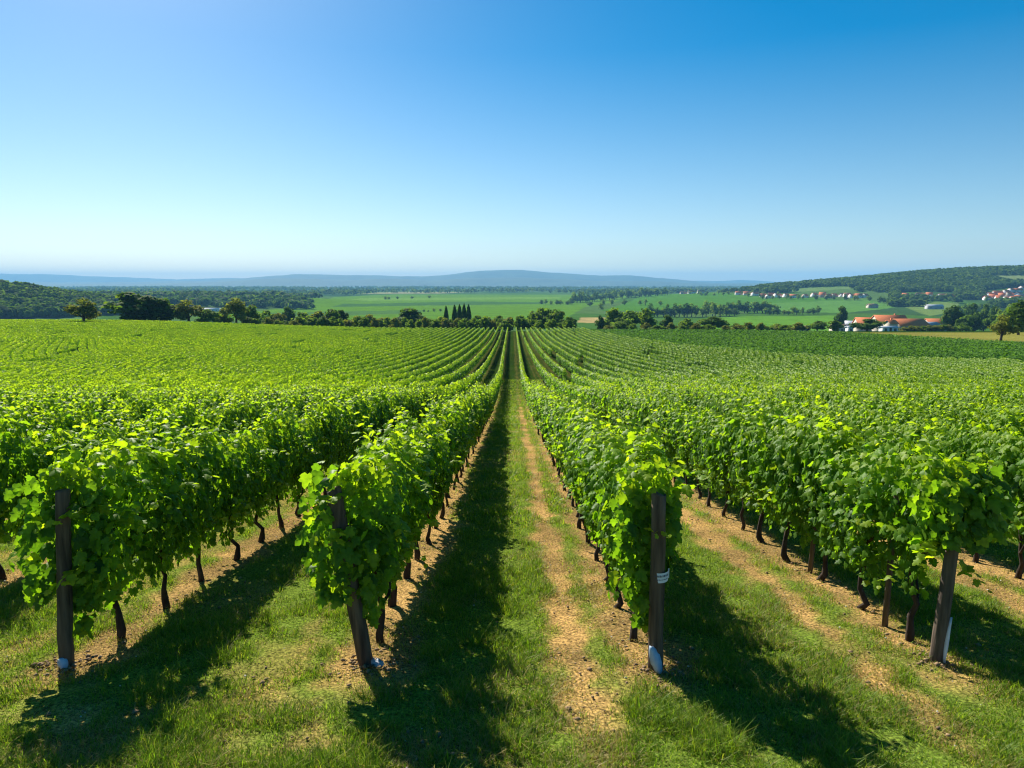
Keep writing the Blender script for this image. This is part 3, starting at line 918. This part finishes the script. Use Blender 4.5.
tree('bright', 714, 316.5, 31, 300, 'yellow green dome shaped tree before the pale field', G1)
for px, yt, wp in ((736,323,15),(748,324,13),(762,324.5,14),(777,323.5,17),(790,325,14)):
    tree('bush', px, yt, wp, 330, 'small bush in the low hedge right of the dome tree', G1)
tree('round', 818, 321, 19, 345, 'rounded tree left of the red roofed farm', G1)
tree('round', 835, 320.5, 15, 350, 'smaller tree close to the white farm wall', G1)
tree('bright', 868, 319, 27, 330, 'wide olive green tree in front of the red roofed farm', G1)
tree('dark', 955, 305, 19, 420, 'dark round tree right of the red roofed farm', G1)
tree('dark', 842, 306, 13, 560, 'dark round tree behind the grey farm shed', G1)
tree('olive', 1004, 314, 27, 158, 'small olive tree with a visible trunk at the right field edge', G1)
tree('dark', 1022, 300, 26, 190, 'tall tree cut by the right edge of the picture', G1)
rr = random.Random(77)
for k in range(26):
    px = rr.uniform(962, 1022); yt = 302 + rr.uniform(0, 1)*16
    tree(rr.choice(['round','dark','bush','bright']), px, yt, rr.uniform(11,17), 620 - (yt-302)*16, 'tree in the thick copse between the farm and the right edge', 'trees of the copse right of the farm')
for k in range(11):
    px = 905 + k*6.2
    tree(rr.choice(['bush','olivebush']), px, 325.5 + rr.uniform(-1,1.5), 12, 352, 'low shrub in the hedge in front of the farm', 'shrubs of the hedge before the farm')
for k in range(44):
    px = 246 + k*7.9 + rr.uniform(-3, 3)
    if 575 < px < 606: continue
    tree(rr.choice(['bush','bush','olivebush','bright' if k % 5 == 0 else 'bush']), px, rr.uniform(316, 320.5), rr.uniform(9, 15), rr.uniform(246, 268), 'low leafy bush in the unbroken hedge along the vineyard crest', 'bushes of the low crest hedge')
for k in range(16):
    px = 606 + k*13 + rr.uniform(-3, 3)
    tree(rr.choice(['bush','olivebush']), px, rr.uniform(322, 325.5), rr.uniform(10, 16), rr.uniform(255, 300), 'low shrub along the far edge of the dark crop', 'shrubs along the far crop edge')
# hedgerow trees of the valley
def hedgerow(pts, n_, wpx, label, group, hm=9):
    for k in range(n_):
        q = (k + rr.uniform(-.3,.3))/max(n_ - 1, 1)*(len(pts)-1); q = min(max(q, 0), len(pts) - 1.001)
        i = int(q); f = q - i
        px = pts[i][0]*(1-f) + pts[i+1][0]*f; py = pts[i][1]*(1-f) + pts[i+1][1]*f
        x, yd = at(px, py)
        h = hm*rr.uniform(.7, 1.3); wd = rr.uniform(.8,1.25)*wpx/F_PX*yd
        a, b = rr.choice(TREES[rr.choice(['far','fardark'])])
        o = empty('broadleaf_tree', (x, yd, float(terr(x, yd)) - .2), rr.uniform(0, 6.28), (wd, wd, h))
        link('trunk', a, None, o); link('crown', b, None, o)
        tag(o, label, 'tree', group)
hedgerow([(650,317),(690,317),(735,316)], 20, 13, 'tree in the dense hedge behind the dome tree', 'hedge behind the dome tree', 15)
hedgerow([(706,312.5),(740,313),(775,313.5)], 17, 12, 'dark tree in the hedge above the pale field', 'hedge above the pale field', 16)
hedgerow([(764,314.5),(790,315),(818,314)], 12, 8, 'tree in the flat topped hedge left of the grey shed', 'hedge left of the grey shed', 10)
hedgerow([(540,304),(556,305),(572,304.5)], 7, 8, 'tree in the short dark row on the valley field', 'short tree row on the valley field', 12)
hedgerow([(601,310),(603,310)], 1, 8, 'single dark tree alone on the valley field edge', None, 12)
hedgerow([(572,303),(600,301),(632,297.5),(668,295)], 34, 10, 'tree in the long band crossing the middle of the valley', 'long tree band in mid valley', 21)
hedgerow([(958,318),(985,311),(1022,305)], 18, 12, 'tree on the slope between the copse and the right edge village', 'trees on the slope above the copse', 14)
hedgerow([(4,317),(30,317),(62,316)], 8, 14, 'tree at the foot of the wooded hill on the far left', 'trees at the foot of the wooded hill', 11)
hedgerow([(590,306),(625,305),(660,306)], 7, 8, 'tree dotted along the edge of the darker green field', 'trees along the darker green field', 11)
hedgerow([(384,299.5),(398,299),(430,298.6)], 5, 6, 'small tree dotted along the pale valley field', 'trees dotted on the pale field', 9)
hedgerow([(424,312),(434,312),(446,311.5)], 5, 5, 'shrub in the short hedge left of the cypresses on the field', 'short hedge on the field', 5)
hedgerow([(690,294),(740,294.5),(800,299),(870,301)], 16, 6, 'tree along the lane below the hillside houses', 'trees along the lane below the hillside houses', 11)
hedgerow([(762,299),(800,299.4),(868,300)], 14, 5, 'small tree in front of the houses on the hillside lane', 'trees between the hillside houses', 8)
hedgerow([(700,295.6),(720,295.4),(760,297)], 6, 6, 'small tree by the hamlet beyond the green field', 'trees by the hamlet', 8)
hedgerow([(986,301.5),(1004,301),(1022,301)], 8, 6, 'small tree in front of the village at the right edge', 'trees by the right edge village', 8)
hedgerow([(880,303),(905,303),(950,301)], 10, 8, 'tree along the meadow behind the farm', 'trees behind the farm', 11)

# far woods, each one mass
def wood(name, n_, gen, nq, rad, label, mat, seed, hfac=1.6):
    r = np.random.default_rng(seed)
    xx, yy = gen(r, n_)
    zz = terr(xx, yy)
    R_ = r.uniform(rad*.75, rad*1.3, len(xx))
    v = r.normal(0, 1, (len(xx), nq, 3)); v /= np.linalg.norm(v, axis=2, keepdims=True)
    v[..., 2] = np.abs(v[..., 2])*1.15 - .35
    P = np.stack([xx, yy, zz + R_*hfac*.55], 1)[:, None] + v*R_[:, None, None]*np.array((1,1,hfac*.6))*r.uniform(.75,1.1,(len(xx),nq,1))
    N = v + np.array((0,0,.25)) + r.normal(0,.35,v.shape)
    D = r.normal(0,1,v.shape)
    size = (R_[:, None]*r.uniform(.35,.75,(len(xx),nq))).ravel()
    tint = np.clip(r.normal(.45,.2,len(xx))[:, None] + r.normal(0,.1,(len(xx),nq)), 0, 1).ravel()
    V, F, t = leaf_cloud(P.reshape(-1,3), N.reshape(-1,3), D.reshape(-1,3), size, *QUAD, tint)
    tag(link(name, make_mesh(name, V, [F], {'tint': t}), mat), label, 'wood', kind='stuff')
def g_left(r, n_):
    x = r.uniform(-1050, -430, n_); y = r.uniform(640, 1120, n_)
    k = (44*np.exp(-((x+790)/200)**2 - ((y-930)/190)**2) > 5.5) & (x > -.9*y)
    return x[k], y[k]
wood('wooded_hill_trees', 5200, g_left, 60, 6, 'dark wood covering the low hill at far left', M_WOOD, 1)
def g_band(r, n_):
    y = r.uniform(1180, 1900, n_); x = r.uniform(-1, 0, n_)*.85*y
    k = (x < -.28*y - 20*np.sin(y/90.)) & (fbm(x/130, y/130, 77, 2) > .33)
    return x[k], y[k]
wood('forest_band', 5200, g_band, 44, 7, 'long forest band behind the left crest trees', M_TREE_DARK, 2)
hf = [P for c_, P in FIELDS if c_ == (.15,.2,.075)][0]
hf2 = [P for c_, P in FIELDS if c_ == (.12,.2,.06)][0]
cl1 = [at(*q_) for q_ in ((980,302.5),(985,290),(1000,288.5),(1040,286),(1040,302.5))]
cl2 = [at(*q_) for q_ in ((897,299.5),(900,292),(955,292),(958,300))]
def g_right(r, n_):
    y = r.uniform(1050, 2250, n_); x = r.uniform(.30, .88, n_)*y
    e = np.exp(-((y-1900)/520)**2); q = x/y; nn = fbm(x/150, y/110, 88, 3)
    k = (q > .30) & (e > np.where(q > .55, .30, .80 + .19*(1 - sstep(.30, .46, q))) + 1.3*(nn - .45)*np.where(q > .55, 1, .25)) | ((q > .50) & (nn > .63) & (y > 1150))
    k &= ~inpoly(x, y, hf) & ~inpoly(x, y, hf2) & ~inpoly(x, y, cl1) & ~inpoly(x, y, cl2)
    return x[k], y[k]
wood('hillside_forest', 22000, g_right, 26, 5.6, 'forest covering the hillside on the right', M_WOOD, 3)
def g_plain(r, n_):
    y = 2300*(7000/2300)**r.random(n_); x = r.uniform(-.85,.75,n_)*y
    k = (fbm(x/420, y/230, 66, 3) > .53) & ~((np.abs(x + 150) < 420) & (y < 3000))
    return x[k], y[k]
wood('plain_woodland', 16000, g_plain, 14, 10, 'scattered woodland on the far plain under the hills', M_WOOD, 4)

# ------------------------------------------------------------------ buildings
def house(name, x, y, w_, d_, h_, rot, wall, roof, label, cat='house', group=None, pitch=.38, wins=3, door=True, chim=True, opening=False, z_off=0.0):
    z = float(terr(x, y)) - .3 + z_off
    o = empty(name, (x, y, z), R(rot))
    rh = d_/2*pitch*1.15
    mb = MB()
    a, b = w_/2, d_/2
    V = [(-a,-b,0),(a,-b,0),(a,b,0),(-a,b,0),(-a,-b,h_),(a,-b,h_),(a,b,h_),(-a,b,h_),(-a,0,h_+rh),(a,0,h_+rh)]
    F = [(0,1,5,4),(2,3,7,6),(1,2,6,5),(3,0,4,7),(5,6,9),(7,4,8),(4,5,9,8),(6,7,8,9)]
    mb.add(V, F); mb.build('wall', wall, o)
    mb = MB(); e = .45; t = .25
    for s in (-1, 1):
        ez = h_ - e*rh/b
        V = [(-a-e, s*(b+e), ez+.06),(a+e, s*(b+e), ez+.06),(a+e,0,h_+rh+.06),(-a-e,0,h_+rh+.06)]
        V += [(vx,vy,vz+t) for vx,vy,vz in V]
        mb.add(V, [(0,1,2,3),(4,5,6,7),(0,1,5,4),(1,2,6,5),(3,0,4,7)] if s < 0 else [(3,2,1,0),(7,6,5,4),(4,5,1,0),(5,6,2,1),(7,4,0,3)])
    ro = mb.build('roof', roof, o)
    if chim:
        mb = MB(); mb.box(a*.4-.4, a*.4+.4, .5, 1.3, h_+rh*.4, h_+rh+1.1); mb.build('chimney', roof, ro)
    for k in range(wins):
        cx = -a + w_*(k + .5)/wins
        if opening and k == wins - 1: continue
        if door and k == wins//2:
            mb = MB(); mb.box(cx-.6, cx+.6, -b-.06, -b+.05, .3, 2.5); mb.build('door', M_DOOR, o); continue
        mb = MB(); zc = h_*.55
        mb.box(cx-.65, cx+.65, -b-.05, -b+.05, zc-.75, zc+.75); mb.build('window', M_WIN, o)
    if opening:
        mb = MB(); mb.box(a*.15, a*.9, -b-.06, -b+.05, .3, h_*.82); mb.build('barn_shade_panel', M_DARKIN, o)  # flat dark panel; shade inside the barn is put into its colour
    tag(o, label, cat, group)
def hp(px, Yd): return xz(px, 320, Yd)[0]
FARM = 'buildings of the red roofed farm'
house('farm_barn', hp(868,455), 455, 15, 16, 5.9, -14, M_CREAM, M_ROOF, 'left red roofed wing of the farm behind the olive green tree', 'barn', FARM, .44)
house('farm_barn', hp(889,440), 440, 18, 18, 6.4, -8, M_CREAM, M_ROOF, 'largest red roofed farm building in the middle of the farm', 'barn', FARM, .46)
house('farm_barn', hp(908,392), 392, 17, 14, 4.4, 4, M_CREAM, M_ROOF, 'low red roofed barn with a dark open front', 'barn', FARM, .42, wins=3, door=False, chim=False, opening=True)
house('farmhouse', hp(891,380), 380, 4.2, 6, 5.2, 8, M_CREAM, M_ROOF, 'narrow cream gable house against the open barn', 'house', FARM, .5, wins=1, door=False)
house('farm_shed', hp(929,420), 420, 9.5, 7, 5.2, 6, M_GREYW, M_ROOF_GREY, 'grey blue shed between the open barn and the back roof', 'shed', FARM, .3, chim=False)
house('farm_barn', hp(938,470), 470, 16, 15, 5.9, -5, M_CREAM, M_ROOF, 'red roofed barn at the back right of the farm', 'barn', FARM, .42)
house('farm_shed', hp(853,500), 500, 10, 9, 6.5, -22, M_GREYW, M_ROOF_GREY, 'pale grey roofed shed on the left of the farm', 'shed', FARM, .4, chim=False)
house('farm_shed', hp(840,420), 420, 10, 6, 3.6, 5, M_CREAM, M_ROOF_PALE, 'low cream shed with a pale pink roof left of the farm', 'shed', FARM, .35, chim=False)
house('farm_shed', hp(850,385), 385, 2.6, 4, 3.0, 0, M_WHITE, M_ROOF_GREY, 'small white block house left of the olive green tree', 'shed', FARM, .25, wins=1, door=False, chim=False)
house('farm_shed', hp(889,345), 345, 7.5, 4, 2.6, 4, M_WHITE, M_ROOF_GREY, 'small white hut in front of the farm by the crop', 'shed', FARM, .2, chim=False)
house('farm_shed', hp(804,350), 350, 5.5, 4, 2.4, 0, M_CREAM, M_ROOF_PALE, 'little pink roofed hut alone on the pale field edge', 'shed', None, .4, wins=2, door=False, chim=False)
x, y = at(211, 311); house('greenhouse', x, y, 26, 12, 3.0, 2, M_WHITE, M_WHITE, 'long low white roofed building behind the left crest trees', 'building', None, .25, wins=5, chim=False)
x, y = at(872, 308); house('country_house', x, y, 16, 10, 4.5, 8, M_CREAM, M_ROOF_PALE, 'cream house alone on the meadow behind the grey shed', 'house', None, .5)
x, y = at(934, 309); house('farm_shed', x, y, 24, 12, 5, -4, M_GREYW, M_ROOF_GREY, 'long grey barn on the meadow behind the farm', 'barn', None, .35, chim=False)
HV = 'hillside village houses'
rr = random.Random(9)
def village(spots, label, wr=(11,20), group=HV):
    for px, py in spots:
        x, y = at(px + rr.uniform(-1.2,1.2), py + rr.uniform(-.5,.5))
        house('village_house', x, y, rr.uniform(*wr), rr.uniform(10,13), rr.uniform(3,5.2), rr.uniform(-40,40), rr.choice([M_WHITE,M_WHITE,M_CREAM]), rr.choice([M_ROOF,M_ROOF,M_ROOF_PALE]), label, 'house', group, rr.uniform(.6,.8), chim=False)
village([(763,297),(768,298),(773,297),(778,297.5),(787,297),(793,297.5)], 'white house with a red roof in the left cluster on the hillside lane')
village([(806,297.5),(814,297),(822,297.5),(829,298),(835,296.5),(842,297),(847,297.5),(853,298),(859,297.5),(866,298)], 'red roofed house in the long middle row on the hillside lane')
village([(905,298),(919,297),(928,297),(942,297.5),(950,298)], 'pale house among the trees under the hillside forest')
village([(878,285),(885,285),(893,284)], 'white house high on the hillside by the forest edge', (14,22))
village([(988,300),(994,299),(1000,299.5),(1006,300),(1012,299),(1018,299.5),(1005,294),(1011,292.5),(1017,292),(1022,291),(990,296.5),(997,295.5),(1002,297.5),(1010,296),(1019,296),(1014,300.5)], 'white walled house in the village at the right edge')
village([(684,294),(692,293.8),(700,294),(738,294.5),(747,295),(756,295.5)], 'small pale house in the hamlet beyond the green field', (14,24), 'hamlet beyond the green field')
village([(330,291),(338,290.6),(300,291.2),(356,291),(110,289.5),(140,289),(158,288.5),(95,289)], 'pale far building on the plain below the blue hills', (26,50), 'far buildings on the plain')

# ------------------------------------------------------------------ haze
mb = MB(); mb.box(-17500, 17500, -60, 16500, VALLEY - 3.5, 235)
m, n, l = new_mat('haze_air')
out = n.new('ShaderNodeOutputMaterial'); v = n.new('ShaderNodeVolumePrincipled')
v.inputs['Color'].default_value = (.25, .63, 1.0, 1)
v.inputs['Density'].default_value = 0.9e-4
v.inputs['Anisotropy'].default_value = 0.0
l.new(v.outputs[0], out.inputs['Volume'])
tag(mb.build('haze', m), 'thin blue summer haze over the valley', 'haze', kind='stuff')
